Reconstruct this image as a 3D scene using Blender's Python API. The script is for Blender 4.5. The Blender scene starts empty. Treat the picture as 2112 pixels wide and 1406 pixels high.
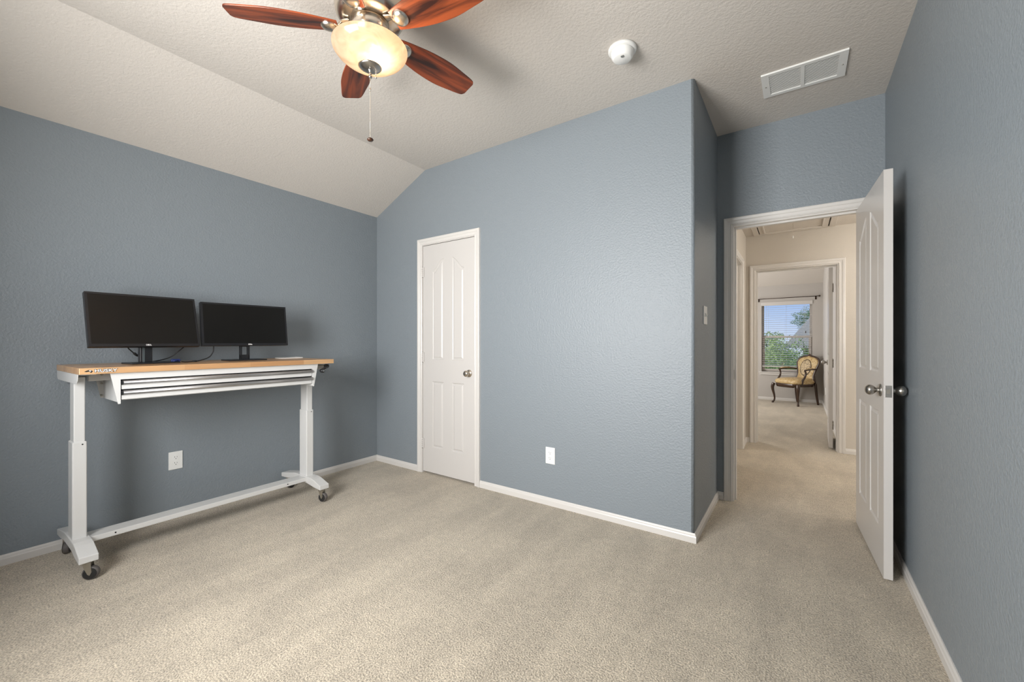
import bpy, bmesh, math, random
from mathutils import Vector, Matrix
from math import sin, cos, pi, radians as R
random.seed(7)
S = bpy.context.scene
C = S.collection

# ------------------------------------------------------------------ camera
cam_d = bpy.data.cameras.new('camera'); cam = bpy.data.objects.new('camera', cam_d); C.objects.link(cam)
cam.location = (0, 0, 1.183); cam.rotation_euler = (R(90), 0, R(34.85))
cam_d.sensor_width = 36; cam_d.lens = 846/2112*36; cam_d.shift_y = 2/2112; cam_d.clip_start = .02; cam_d.clip_end = 300
S.camera = cam
# ------------------------------------------------------------------ exposure, world
S.view_settings.view_transform = 'Standard'; S.view_settings.look = 'None'
S.view_settings.gamma = 1; S.view_settings.use_curve_mapping = False
S.view_settings.exposure = 0.0
S.cycles.use_denoising = True
S.cycles.max_bounces = 10; S.cycles.diffuse_bounces = 6; S.cycles.transparent_max_bounces = 12
S.cycles.sample_clamp_indirect = 6
W = bpy.data.worlds.new('sky'); S.world = W; W.use_nodes = True
nt = W.node_tree; nt.nodes.clear()
wo = nt.nodes.new('ShaderNodeOutputWorld'); bg = nt.nodes.new('ShaderNodeBackground'); nt.links.new(bg.outputs[0], wo.inputs[0])
tc = nt.nodes.new('ShaderNodeTexCoord'); sp = nt.nodes.new('ShaderNodeSeparateXYZ'); nt.links.new(tc.outputs['Generated'], sp.inputs[0])
mr = nt.nodes.new('ShaderNodeMapRange'); mr.inputs[1].default_value = -.05; mr.inputs[2].default_value = .45; nt.links.new(sp.outputs[2], mr.inputs[0])
cr = nt.nodes.new('ShaderNodeValToRGB'); nt.links.new(mr.outputs[0], cr.inputs[0])
cr.color_ramp.elements[0].position = 0; cr.color_ramp.elements[0].color = (.55, .6, .55, 1)
cr.color_ramp.elements[1].position = 1; cr.color_ramp.elements[1].color = (.16, .34, .78, 1)
e = cr.color_ramp.elements.new(.1); e.color = (.68, .80, 1, 1)
e = cr.color_ramp.elements.new(.3); e.color = (.30, .50, .90, 1)
nt.links.new(cr.outputs[0], bg.inputs[0]); bg.inputs[1].default_value = 1.0

def light(name, kind, loc, rot, energy, color=(1, 1, 1), **kw):
    d = bpy.data.lights.new(name, kind); d.energy = energy; d.color = color
    for k, v in kw.items(): setattr(d, k, v)
    o = bpy.data.objects.new(name, d); o.location = loc; o.rotation_euler = rot; C.objects.link(o); return o
sun = light('sun', 'SUN', (0, 0, 20), (R(42), 0, R(-72)), 4.0, (1, .95, .85), angle=R(1))
# daylight coming in at this room's rear window; unseen lights for far room and hall
light('daylight_rear_window', 'AREA', (-1.5, -.70, 1.50), (R(90), 0, R(-7)), 113, (1, .985, .96), shape='RECTANGLE', size=1.2, size_y=1.15, spread=R(153))
light('far_room_added_light', 'AREA', (-2.5, 8.1, 1.4), (R(90), 0, R(-90)), 78, (1, .98, .95), shape='RECTANGLE', size=1.6, size_y=1.3)  # added to brighten the far room; its left wall has no window
light('hall_end_unseen_light', 'AREA', (2.85, 4.6, 1.4), (R(90), 0, R(90)), 30, (1, .94, .85), shape='RECTANGLE', size=1.2, size_y=1.3)  # unseen area light before the hall's closed right end

# ------------------------------------------------------------------ materials
def mat(name, col, rough=.5, metal=0, bump=None, var=None, spec=.5, coat=0, trans=None):
    """bump=(scale, strength, distance) noise in world space; var=(scale, amount, colour2)"""
    m = bpy.data.materials.new(name); m.use_nodes = True; n = m.node_tree; L = n.links
    b = n.nodes['Principled BSDF']
    b.inputs['Base Color'].default_value = (*col, 1); b.inputs['Roughness'].default_value = rough
    b.inputs['Metallic'].default_value = metal; b.inputs['Specular IOR Level'].default_value = spec
    b.inputs['Coat Weight'].default_value = coat
    if bump or var:
        g = n.nodes.new('ShaderNodeNewGeometry')
    if var:
        t = n.nodes.new('ShaderNodeTexNoise'); t.inputs['Scale'].default_value = var[0]; t.inputs['Detail'].default_value = 4
        L.new(g.outputs['Position'], t.inputs['Vector'])
        k = n.nodes.new('ShaderNodeMapRange'); k.inputs[1].default_value = .5-.5*(1-var[1]*.6); k.inputs[2].default_value = .5+.5*(1-var[1]*.6)
        L.new(t.outputs[0], k.inputs[0])
        x = n.nodes.new('ShaderNodeMix'); x.data_type = 'RGBA'; L.new(k.outputs[0], x.inputs['Factor'])
        x.inputs['A'].default_value = (*col, 1); x.inputs['B'].default_value = (*var[2], 1)
        L.new(x.outputs['Result'], b.inputs['Base Color'])
    if bump:
        t = n.nodes.new('ShaderNodeTexNoise'); t.inputs['Scale'].default_value = bump[0]; t.inputs['Detail'].default_value = 3
        t.inputs['Roughness'].default_value = .55
        L.new(g.outputs['Position'], t.inputs['Vector'])
        u = n.nodes.new('ShaderNodeBump'); u.inputs['Strength'].default_value = bump[1]; u.inputs['Distance'].default_value = bump[2]
        L.new(t.outputs[0], u.inputs['Height']); L.new(u.outputs[0], b.inputs['Normal'])
    return m

M = {}
M['blue'] = mat('blue_wall_paint', (.230, .262, .289), .42, bump=(85, .8, .004), spec=.45)
M['ceil'] = mat('ceiling_paint', (.63, .59, .545), .7, bump=(75, .65, .004), spec=.2)
M['beige'] = mat('beige_wall_paint', (.56, .52, .465), .5, bump=(95, .5, .004), spec=.4)
M['grey'] = mat('grey_wall_paint', (.50, .475, .45), .5, bump=(95, .4, .003), spec=.4)
M['trim'] = mat('trim_paint', (.66, .64, .615), .28, spec=.5)
M['doorp'] = mat('door_paint', (.59, .57, .55), .3, spec=.5)
M['plastic'] = mat('white_plastic', (.82, .82, .80), .35)
M['steel_white'] = mat('white_powder_coat', (.66, .66, .65), .3, spec=.5)
M['black'] = mat('black_plastic', (.012, .013, .015), .35)
M['blackm'] = mat('black_rubber', (.015, .015, .015), .6)
M['greyrub'] = mat('grey_caster_tread', (.11, .10, .095), .6)
M['nickel'] = mat('brushed_nickel', (.62, .56, .48), .26, metal=1)
M['satin'] = mat('satin_nickel', (.42, .40, .37), .28, metal=1)
M['alu'] = mat('aluminium', (.50, .49, .49), .38, metal=1)
M['zinc'] = mat('zinc', (.55, .53, .48), .35, metal=1)
M['dark'] = mat('dark_gap', (.01, .01, .01), .9)
M['screen'] = mat('monitor_screen', (.004, .0035, .003), .28, spec=.4)
M['bezel'] = mat('monitor_bezel', (.012, .012, .014), .3)
M['bluep'] = mat('blue_connector', (.008, .02, .11), .4)
M['white_ink'] = mat('white_ink', (.8, .8, .8), .5)
M['bronze'] = mat('dark_bronze', (.05, .03, .02), .4, metal=.6)
M['frame'] = mat('dark_walnut', (.030, .014, .008), .3, var=(14, .5, (.06, .028, .014)), coat=.3)
M['gold'] = mat('gold_damask', (.36, .20, .045), .55, var=(34, .9, (.66, .54, .32)), bump=(120, .3, .002))
M['vinyl'] = mat('window_vinyl', (.62, .57, .53), .4)
M['blind'] = mat('blind_slat', (.62, .60, .58), .45)
M['lawn'] = mat('lawn', (.10, .17, .045), .9, var=(.7, .8, (.20, .27, .07)))
M['leaf'] = mat('tree_leaves', (.20, .34, .10), .7, var=(2.2, .8, (.42, .52, .18)))
M['leaf2'] = mat('dark_leaves', (.09, .20, .08), .7, var=(2.2, .8, (.22, .36, .15)))
M['bark'] = mat('bark', (.12, .08, .05), .9)
M['brick'] = mat('house_wall', (.42, .32, .25), .8, var=(6, .6, (.5, .40, .32)))
M['shingle'] = mat('roof_shingle', (.66, .56, .50), .9, var=(14, .9, (.80, .72, .66)))
M['paper'] = mat('paper', (.85, .85, .84), .6)

def carpet():
    m = bpy.data.materials.new('beige_carpet'); m.use_nodes = True; n = m.node_tree; L = n.links; b = n.nodes['Principled BSDF']
    b.inputs['Roughness'].default_value = .95; b.inputs['Specular IOR Level'].default_value = .1
    b.inputs['Sheen Weight'].default_value = .25; b.inputs['Sheen Roughness'].default_value = .5
    g = n.nodes.new('ShaderNodeNewGeometry')
    def noise(sc, det, vec=None):
        t = n.nodes.new('ShaderNodeTexNoise'); t.inputs['Scale'].default_value = sc; t.inputs['Detail'].default_value = det
        L.new(vec or g.outputs['Position'], t.inputs['Vector']); return t
    fine = noise(150, 3); mid = noise(26, 4); big = noise(2.6, 3)
    mp = n.nodes.new('ShaderNodeMapping'); mp.inputs['Scale'].default_value = (1, .28, 1); mp.inputs['Rotation'].default_value = (0, 0, R(28))
    L.new(g.outputs['Position'], mp.inputs[0]); tr = noise(5.5, 2, mp.outputs[0])
    def rng(src, a, c_, lo, hi):
        k = n.nodes.new('ShaderNodeMapRange'); k.inputs[1].default_value = a; k.inputs[2].default_value = c_
        k.inputs[3].default_value = lo; k.inputs[4].default_value = hi; L.new(src, k.inputs[0]); return k.outputs[0]
    def mul(a, c_):
        k = n.nodes.new('ShaderNodeMath'); k.operation = 'MULTIPLY'; L.new(a, k.inputs[0]); L.new(c_, k.inputs[1]); return k.outputs[0]
    f = mul(mul(rng(fine.outputs[0], .3, .7, .52, 1.40), rng(mid.outputs[0], .3, .7, .90, 1.08)),
            mul(rng(big.outputs[0], .35, .65, .93, 1.05), rng(tr.outputs[0], .42, .58, .93, 1.05)))
    x = n.nodes.new('ShaderNodeVectorMath'); x.operation = 'SCALE'; x.inputs[0].default_value = (.492, .428, .335)
    L.new(f, x.inputs['Scale']); L.new(x.outputs[0], b.inputs['Base Color'])
    u = n.nodes.new('ShaderNodeBump'); u.inputs['Strength'].default_value = .9; u.inputs['Distance'].default_value = .008
    L.new(fine.outputs[0], u.inputs['Height']); L.new(u.outputs[0], b.inputs['Normal'])
    return m
M['carpet'] = carpet()

def wood(name, c1, c2, scale, stretch, rough=.35, coat=.2, axis=0):
    """grain running along local axis"""
    m = bpy.data.materials.new(name); m.use_nodes = True; n = m.node_tree; L = n.links; b = n.nodes['Principled BSDF']
    b.inputs['Roughness'].default_value = rough; b.inputs['Coat Weight'].default_value = coat
    t = n.nodes.new('ShaderNodeTexCoord'); mp = n.nodes.new('ShaderNodeMapping'); L.new(t.outputs['Object'], mp.inputs[0])
    s = [1, 1, 1]; s[axis] = stretch; mp.inputs['Scale'].default_value = s
    a = n.nodes.new('ShaderNodeTexNoise'); a.inputs['Scale'].default_value = scale; a.inputs['Detail'].default_value = 6; a.inputs['Distortion'].default_value = .8
    L.new(mp.outputs[0], a.inputs['Vector'])
    r_ = n.nodes.new('ShaderNodeValToRGB'); L.new(a.outputs[0], r_.inputs[0])
    r_.color_ramp.elements[0].position = .36; r_.color_ramp.elements[0].color = (*c1, 1)
    r_.color_ramp.elements[1].position = .66; r_.color_ramp.elements[1].color = (*c2, 1)
    L.new(r_.outputs[0], b.inputs['Base Color'])
    return m
M['blade'] = wood('cherry_fan_blade', (.026, .006, .004), (.27, .055, .015), 26, .10, .36, .08, 0)

def butcher():
    m = bpy.data.materials.new('butcher_block'); m.use_nodes = True; n = m.node_tree; L = n.links; b = n.nodes['Principled BSDF']
    b.inputs['Roughness'].default_value = .3; b.inputs['Coat Weight'].default_value = .15
    g = n.nodes.new('ShaderNodeNewGeometry'); mp = n.nodes.new('ShaderNodeMapping'); mp.inputs['Rotation'].default_value = (0, 0, R(90))
    L.new(g.outputs['Position'], mp.inputs[0])
    br = n.nodes.new('ShaderNodeTexBrick'); L.new(mp.outputs[0], br.inputs[0]); br.inputs['Scale'].default_value = 1
    br.inputs['Brick Width'].default_value = .34; br.inputs['Row Height'].default_value = .042; br.inputs['Mortar Size'].default_value = .0003
    br.inputs['Color1'].default_value = (.60, .37, .19, 1); br.inputs['Color2'].default_value = (.46, .25, .115, 1); br.inputs['Mortar'].default_value = (.3, .15, .06, 1)
    m2 = n.nodes.new('ShaderNodeMapping'); m2.inputs['Scale'].default_value = (1, .08, 1); L.new(g.outputs['Position'], m2.inputs[0])
    t = n.nodes.new('ShaderNodeTexNoise'); t.inputs['Scale'].default_value = 60; t.inputs['Detail'].default_value = 5; L.new(m2.outputs[0], t.inputs['Vector'])
    k = n.nodes.new('ShaderNodeMapRange'); k.inputs[3].default_value = .78; k.inputs[4].default_value = 1.2; L.new(t.outputs[0], k.inputs[0])
    v = n.nodes.new('ShaderNodeVectorMath'); v.operation = 'SCALE'; L.new(br.outputs[0], v.inputs[0]); L.new(k.outputs[0], v.inputs['Scale'])
    L.new(v.outputs[0], b.inputs['Base Color']); return m
M['butcher'] = butcher()

def medallion():
    m = mat('medallion_fabric', (.62, .47, .27), .6); n = m.node_tree; L = n.links; b = n.nodes['Principled BSDF']
    t = n.nodes.new('ShaderNodeTexCoord'); v = n.nodes.new('ShaderNodeTexNoise'); v.inputs['Scale'].default_value = 42; v.inputs['Detail'].default_value = 2
    v.inputs['Distortion'].default_value = 2.5
    L.new(t.outputs['Object'], v.inputs['Vector']); r_ = n.nodes.new('ShaderNodeValToRGB'); L.new(v.outputs[0], r_.inputs[0])
    r_.color_ramp.elements[0].position = .44; r_.color_ramp.elements[0].color = (.10, .06, .03, 1)
    r_.color_ramp.elements[1].position = .5; r_.color_ramp.elements[1].color = (.66, .52, .32, 1)
    L.new(r_.outputs[0], b.inputs['Base Color']); return m
M['medal'] = medallion()

def glass_bowl():
    m = bpy.data.materials.new('alabaster_glass'); m.use_nodes = True; n = m.node_tree; L = n.links; n.nodes.clear()
    o = n.nodes.new('ShaderNodeOutputMaterial')
    t = n.nodes.new('ShaderNodeTexCoord'); v = n.nodes.new('ShaderNodeTexNoise'); v.inputs['Scale'].default_value = 11; v.inputs['Detail'].default_value = 3
    v.inputs['Distortion'].default_value = 2.0; L.new(t.outputs['Object'], v.inputs['Vector'])
    r_ = n.nodes.new('ShaderNodeValToRGB'); L.new(v.outputs[0], r_.inputs[0])
    r_.color_ramp.elements[0].position = .35; r_.color_ramp.elements[0].color = (.30, .235, .175, 1)
    r_.color_ramp.elements[1].position = .65; r_.color_ramp.elements[1].color = (.38, .32, .255, 1)
    tr = n.nodes.new('ShaderNodeBsdfTranslucent'); L.new(r_.outputs[0], tr.inputs[0])
    di = n.nodes.new('ShaderNodeBsdfDiffuse'); L.new(r_.outputs[0], di.inputs[0])
    rf = n.nodes.new('ShaderNodeBsdfRefraction'); rf.inputs['Roughness'].default_value = .42; rf.inputs['IOR'].default_value = 1.02; rf.inputs[0].default_value = (1, .9, .72, 1)
    tp = n.nodes.new('ShaderNodeBsdfTransparent'); tp.inputs[0].default_value = (1, .88, .7, 1)
    gl = n.nodes.new('ShaderNodeBsdfGlossy'); gl.inputs['Roughness'].default_value = .12
    def mix(a, c_, f):
        x = n.nodes.new('ShaderNodeMixShader'); x.inputs[0].default_value = f; L.new(a, x.inputs[1]); L.new(c_, x.inputs[2]); return x.outputs[0]
    s = mix(tr.outputs[0], di.outputs[0], .45); s = mix(s, rf.outputs[0], .16); s = mix(s, gl.outputs[0], .04)
    L.new(s, o.inputs[0]); return m
M['bowl'] = glass_bowl()

def pane_glass():
    m = bpy.data.materials.new('window_glass'); m.use_nodes = True; n = m.node_tree; L = n.links; n.nodes.clear()
    o = n.nodes.new('ShaderNodeOutputMaterial'); a = n.nodes.new('ShaderNodeBsdfTransparent'); g = n.nodes.new('ShaderNodeBsdfGlossy'); g.inputs['Roughness'].default_value = .02
    x = n.nodes.new('ShaderNodeMixShader'); x.inputs[0].default_value = .06; L.new(a.outputs[0], x.inputs[1]); L.new(g.outputs[0], x.inputs[2]); L.new(x.outputs[0], o.inputs[0]); return m
M['glass'] = pane_glass()
def emit(name, col, s):
    m = bpy.data.materials.new(name); m.use_nodes = True; b = m.node_tree.nodes['Principled BSDF']
    b.inputs['Emission Color'].default_value = (*col, 1); b.inputs['Emission Strength'].default_value = s; return m
M['bulb'] = emit('lit_bulb', (1, .72, .42), 60)

# ------------------------------------------------------------------ mesh helpers
ORG = {}
def origin(p):
    return ORG.get(p.name, Vector((0, 0, 0))) if p else Vector((0, 0, 0))
class MB:
    def __init__(s): s.v = []; s.f = []; s.sm = []
    def add(s, V, F, smooth=False):
        k = len(s.v); s.v += [tuple(x) for x in V]; s.f += [tuple(i+k for i in f) for f in F]; s.sm += [smooth]*len(F); return s
    def box(s, x0, x1, y0, y1, z0, z1, T=None):
        V = [Vector((x, y, z)) for z in (z0, z1) for y in (y0, y1) for x in (x0, x1)]
        if T: V = [T @ v for v in V]
        return s.add(V, [(0, 2, 3, 1), (4, 5, 7, 6), (0, 1, 5, 4), (2, 6, 7, 3), (0, 4, 6, 2), (1, 3, 7, 5)])
    def rbox(s, x0, x1, y0, y1, z0, z1, r=.004, seg=2, T=None):
        b = bmesh.new(); bmesh.ops.create_cube(b, size=1)
        for v in b.verts: v.co = Vector(((x0+x1)/2+v.co.x*(x1-x0), (y0+y1)/2+v.co.y*(y1-y0), (z0+z1)/2+v.co.z*(z1-z0)))
        bmesh.ops.bevel(b, geom=b.edges[:], offset=r, segments=seg, profile=.5, affect='EDGES')
        b.verts.index_update()
        V = [v.co.copy() for v in b.verts]; F = [[v.index for v in f.verts] for f in b.faces]; b.free()
        if T: V = [T @ v for v in V]
        return s.add(V, F)
    def prism(s, poly, a0, a1, axis='z', T=None, smooth=False):
        """poly 2D; axis z:(x,y) y:(x,z) x:(y,z)"""
        def P(p, a): return Vector((p[0], p[1], a)) if axis == 'z' else Vector((p[0], a, p[1])) if axis == 'y' else Vector((a, p[0], p[1]))
        n = len(poly); V = [P(p, a0) for p in poly]+[P(p, a1) for p in poly]
        if T: V = [T @ v for v in V]
        s.add(V, [tuple(range(n))[::-1], tuple(range(n, 2*n))])
        k = len(s.v)-2*n
        for i in range(n): s.f.append((k+i, k+(i+1) % n, k+n+(i+1) % n, k+n+i)); s.sm.append(smooth)
        return s
    def lathe(s, prof, c=(0, 0, 0), axis='z', n=32, T=None, smooth=True, cap=True):
        V = []; F = []
        for r, h in prof:
            for i in range(n):
                a = 2*pi*i/n; p = (r*cos(a), r*sin(a), h)
                if axis == 'x': p = (p[2], p[0], p[1])
                if axis == 'y': p = (p[1], p[2], p[0])
                q = Vector(p)+Vector(c); V.append(T @ q if T else q)
        for j in range(len(prof)-1):
            for i in range(n): F.append((j*n+i, j*n+(i+1) % n, (j+1)*n+(i+1) % n, (j+1)*n+i))
        s.add(V, F, smooth)
        if cap:
            k = len(s.v)-len(V)
            for j in (0, len(prof)-1):
                if prof[j][0] > 1e-5: s.f.append(tuple(k+j*n+i for i in (range(n) if j else range(n-1, -1, -1)))); s.sm.append(False)
        return s
    def tube(s, pts, rad, n=10, T=None, cap=True, flat=1):
        """sweep; rad scalar or list or (rx,ry) list"""
        P = [Vector(p) for p in pts]; m = len(P)
        if not isinstance(rad, (list, tuple)): rad = [rad]*m
        V = []; F = []; up = Vector((0, 0, 1)); prev = None
        for i, p in enumerate(P):
            t = (P[min(i+1, m-1)]-P[max(i-1, 0)]).normalized()
            if prev is None:
                a = t.cross(up); a = t.cross(Vector((1, 0, 0))) if a.length < .1 else a
            else: a = prev - t*prev.dot(t)
            a.normalize(); prev = a; b = t.cross(a)
            r = rad[i]; rx, ry = r if isinstance(r, (tuple, list)) else (r, r*flat)
            for k in range(n):
                g = 2*pi*k/n; q = p+a*cos(g)*rx+b*sin(g)*ry; V.append(T @ q if T else q)
        for j in range(m-1):
            for i in range(n): F.append((j*n+i, j*n+(i+1) % n, (j+1)*n+(i+1) % n, (j+1)*n+i))
        s.add(V, F, True)
        if cap:
            k = len(s.v)-len(V); s.f.append(tuple(k+i for i in range(n-1, -1, -1))); s.f.append(tuple(k+(m-1)*n+i for i in range(n))); s.sm += [False]*2
        return s
    def build(s, name, material, parent=None, local=False, bevel=0, sub=0):
        me = bpy.data.meshes.new(name); off = Vector((0, 0, 0)) if local else origin(parent)
        me.from_pydata([tuple(Vector(v)-off) for v in s.v], [], s.f); me.polygons.foreach_set('use_smooth', s.sm)
        me.update(); b = bmesh.new(); b.from_mesh(me); bmesh.ops.recalc_face_normals(b, faces=b.faces); b.to_mesh(me); b.free()
        me.materials.append(material)
        o = bpy.data.objects.new(name, me); C.objects.link(o)
        if parent: o.parent = parent; ORG[o.name] = origin(parent)
        if bevel:
            md = o.modifiers.new('bevel', 'BEVEL'); md.width = bevel; md.segments = 2; md.limit_method = 'ANGLE'; md.angle_limit = R(40)
        if sub:
            md = o.modifiers.new('sub', 'SUBSURF'); md.levels = sub; md.render_levels = sub
        return o
def tag(o, label=None, cat=None, group=None, kind=None):
    if label: o['label'] = label
    if cat: o['category'] = cat
    if group: o['group'] = group
    if kind: o['kind'] = kind
    return o
def thing(name, label, cat, loc=(0, 0, 0), rz=0, group=None, kind=None):
    o = bpy.data.objects.new(name, None); C.objects.link(o); o.location = loc; o.rotation_euler = (0, 0, rz); o.empty_display_size = .05
    ORG[o.name] = Vector(loc); return tag(o, label, cat, group, kind)
def struct(o): o['kind'] = 'structure'; return o
def text_mb(txt, size, T, depth=.0006, bold=.0):
    cu = bpy.data.curves.new('t', 'FONT'); cu.body = txt; cu.size = size; cu.extrude = depth; cu.offset = bold; cu.align_x = 'CENTER'; cu.align_y = 'CENTER'
    o = bpy.data.objects.new('t', cu); C.objects.link(o); bpy.context.view_layer.update()
    me = o.evaluated_get(bpy.context.evaluated_depsgraph_get()).to_mesh()
    mb = MB(); mb.add([T @ v.co for v in me.vertices], [tuple(p.vertices) for p in me.polygons])
    o.to_mesh_clear(); bpy.data.objects.remove(o); bpy.data.curves.remove(cu); return mb
def spline(pts, k=8):
    P = [Vector(p) for p in pts]; out = []
    for i in range(len(P)-1):
        p0 = P[max(i-1, 0)]; p1 = P[i]; p2 = P[i+1]; p3 = P[min(i+2, len(P)-1)]
        for j in range(k):
            t = j/k; out.append(.5*((2*p1)+(p2-p0)*t+(2*p0-5*p1+4*p2-p3)*t*t+(3*p1-p0-3*p2+p3)*t**3))
    return out+[P[-1]]

# ------------------------------------------------------------------ room shell
XL, XR, XB = -3.46, .45, -.50
YC, YD, YR = 2.60, 3.44, -.75
YH, YF = 5.59, 9.92
HC, HL = 2.74, 2.43
XC = -2.77            # crease between sloped and flat ceiling
struct(MB().box(-4.0, 3.2, -1.2, 10.15, -.12, 0).build('floor', M['carpet']))
# ceiling: flat part, the sloped part down to the left wall
struct(MB().box(XC, XR+.15, YR-.15, YD+.06, HC, HC+.1).build('ceiling', M['ceil']))
struct(MB().prism([(XL-.12, HL-.054), (XC, HC), (XC, HC+.1), (XL-.12, HL+.1)], YR-.15, YC+.06, 'y').build('ceiling_slope', M['ceil']))
struct(MB().box(XL-.12, XL, YR-.12, YC+.12, 0, HL+.05).build('wall_left', M['blue']))
struct(MB().box(XR, XR+.12, YR-.12, YD+.12, 0, HC+.05).build('wall_right', M['blue']))
# closet wall with its door opening
D1 = (-2.801, -2.185, 2.056); W1 = (D1[0]-.0055, D1[1]+.0055, D1[2]+.0055)
mb = MB(); mb.box(XL-.06, W1[0], YC, YC+.12, 0, HC+.05); mb.box(W1[1], XB-.12, YC, YC+.12, 0, HC+.05); mb.box(W1[0], W1[1], YC, YC+.12, W1[2], HC+.05)
struct(mb.build('wall_closet', M['blue']))
rr = .018
arc = [(XB-rr+rr*sin(a), YC+rr-rr*cos(a)) for a in [i/6*pi/2 for i in range(7)]]
poly = [(XB-.12, YC)]+arc+[(XB, YD+.0), (XB-.12, YD)]
o = struct(MB().prism(poly, 0, HC+.05, 'z').build('wall_nook', M['blue']))
for p in o.data.polygons:
    if abs(p.normal.z) < .1: p.use_smooth = abs(p.normal.x) > .02 and abs(p.normal.y) > .02
# door wall (blue on this side, beige on the hall side)
D2 = (-.395, .373, 2.045)
mb = MB(); y0, y1 = YD, YD+.05
def wall_y(xa, xb, y0, y1, zt, op, m, name):
    mb = MB(); mb.box(xa, op[0], y0, y1, 0, zt); mb.box(op[1], xb, y0, y1, 0, zt); mb.box(op[0], op[1], y0, y1, op[2], zt)
    if len(op) > 3: mb.box(op[0], op[1], y0, y1, 0, op[3])
    return struct(mb.build(name, m))
wall_y(XB-.02, XR+.12, YD, YD+.06, HC+.05, D2, M['blue'], 'wall_doorway')
wall_y(XB-.12, 3.0, YD+.06, YD+.12, HL+.1, D2, M['beige'], 'wall_hall_near')
# rear wall with the window that lights the room
WR = (-2.15, -.85, 2.12, .88)
wall_y(XL-.12, XR+.12, YR-.12, YR, HC+.05, WR, M['blue'], 'wall_rear')
# hall
HX = -.505
D4 = (4.50, 5.17, 2.045)   # opening in the hall's left wall
mb = MB(); mb.box(HX-.12, HX, YD+.12, D4[0], 0, HL+.1); mb.box(HX-.12, HX, D4[1], YH+.06, 0, HL+.1); mb.box(HX-.12, HX, D4[0], D4[1], D4[2], HL+.1)
struct(mb.build('wall_hall_left', M['beige']))
D3 = (-.405, .357, 2.02)
wall_y(HX-.12, 3.0, YH, YH+.06, HL+.1, D3, M['beige'], 'wall_hall_far')
wall_y(-2.62, .52, YH+.06, YH+.12, HC+.3, D3, M['grey'], 'wall_far_room_near')
struct(MB().box(2.9, 3.0, YD+.12, YH, 0, HL+.1).build('wall_hall_right', M['beige']))
struct(MB().box(HX-.12, 3.0, YD+.06, YH+.06, HL, HL+.1).build('ceiling_hall', M['ceil']))
# small lit room off the hall
mb = MB(); mb.box(-2.1, -2.0, 4.0, 5.7, 0, 2.5); mb.box(-2.0, HX-.12, 4.0, 4.06, 0, 2.5); mb.box(-2.0, HX-.12, 5.64, 5.7, 0, 2.5)
struct(mb.build('wall_side_room', M['beige']))
struct(MB().box(-2.1, HX-.12, 4.0, 5.7, 2.43, 2.5).build('ceiling_side_room', M['ceil']))
# far room
FX = .40
struct(MB().box(FX, FX+.12, YH+.12, YF+.12, 0, 2.95).build('wall_far_room_right', M['grey']))
struct(MB().box(-2.72, -2.6, YH+.06, YF+.12, 0, 2.95).build('wall_far_room_left', M['grey']))
WF = (-.612, .234, 2.0, .575)
wall_y(-2.72, FX+.12, YF, YF+.12, 2.95, WF, M['grey'], 'wall_far_room_window')
struct(MB().prism([(YF+.12, 2.29), (YF, 2.33), (9.0, 2.74), (YH+.1, 2.74), (YH+.1, 2.85), (YF+.12, 2.85)], -2.7, FX+.1, 'x').build('ceiling_far_room', M['ceil']))

# ------------------------------------------------------------------ trim
CAS = [(0, 0), (0, .008), (.005, .0115), (.011, .009), (.028, .0105), (.034, .0155), (.050, .0175), (.055, .0145), (.057, 0)]
def casing(name, u0, u1, zt, plane, sgn, along='x', m=None, z0=0, sill=False):
    """U-shaped mitred casing; plane coordinate of the wall face, sgn direction out of the wall"""
    V = []; n = len(CAS)
    for (ub, zb, du, dz) in ((u0, z0, -1, 0), (u0, zt, -1, 1), (u1, zt, 1, 1), (u1, z0, 1, 0)):
        for w, t in CAS:
            u = ub+du*w; z = zb+dz*w; d = plane+sgn*t
            V.append((u, d, z) if along == 'x' else (d, u, z))
    F = []
    for s_ in range(3):
        for i in range(n-1): F.append((s_*n+i, s_*n+i+1, (s_+1)*n+i+1, (s_+1)*n+i))
        F.append((s_*n+n-1, s_*n, (s_+1)*n, (s_+1)*n+n-1))
    F.append(tuple(range(n))); F.append(tuple(3*n+i for i in range(n)))
    return struct(MB().add(V, F).build(name, m or M['trim']))
def jamb(name, op, d0, d1, along='x', stop=None):
    mb = MB(); t = .018
    def bx(a0, a1, e0, e1, z0, z1):
        mb.box(a0, a1, e0, e1, z0, z1) if along == 'x' else mb.box(e0, e1, a0, a1, z0, z1)
    d0 -= .0006; d1 += .0006; bx(op[0]-.007, op[0]+.006, d0, d1, 0, op[2]+.007); bx(op[1]-.006, op[1]+.007, d0, d1, 0, op[2]+.007); bx(op[0]+.006, op[1]-.006, d0, d1, op[2]-.006, op[2]+.007)
    if stop:
        s0, s1 = stop
        bx(op[0]+.006, op[0]+.018, s0, s1, 0, op[2]-.006); bx(op[1]-.018, op[1]-.006, s0, s1, 0, op[2]-.006); bx(op[0]+.018, op[1]-.018, s0, s1, op[2]-.018, op[2]-.006)
    return struct(mb.build(name, M['trim']))
casing('trim_1', D1[0]-.003, D1[1]+.003, D1[2]+.003, YC, -1)
casing('trim_2', D2[0]-.004, D2[1]+.004, D2[2]+.003, YD, -1)
casing('trim_3', D2[0]-.004, D2[1]+.004, D2[2]+.003, YD+.12, 1)
casing('trim_4', D3[0]-.004, D3[1]+.004, D3[2]+.003, YH, -1)
casing('trim_5', D4[0]-.004, D4[1]+.004, D4[2]+.003, HX, 1, along='y')
jamb('trim_9', W1, YC+.0003, YC+.12, stop=(YC+.039, YC+.07))
jamb('trim_6', D2, YD, YD+.12, stop=(YD+.040, YD+.075))
jamb('trim_7', D3, YH, YH+.12, stop=(YH+.045, YH+.08))
jamb('trim_8', D4, HX-.12, HX, along='y', stop=(HX-.075, HX-.04))
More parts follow.
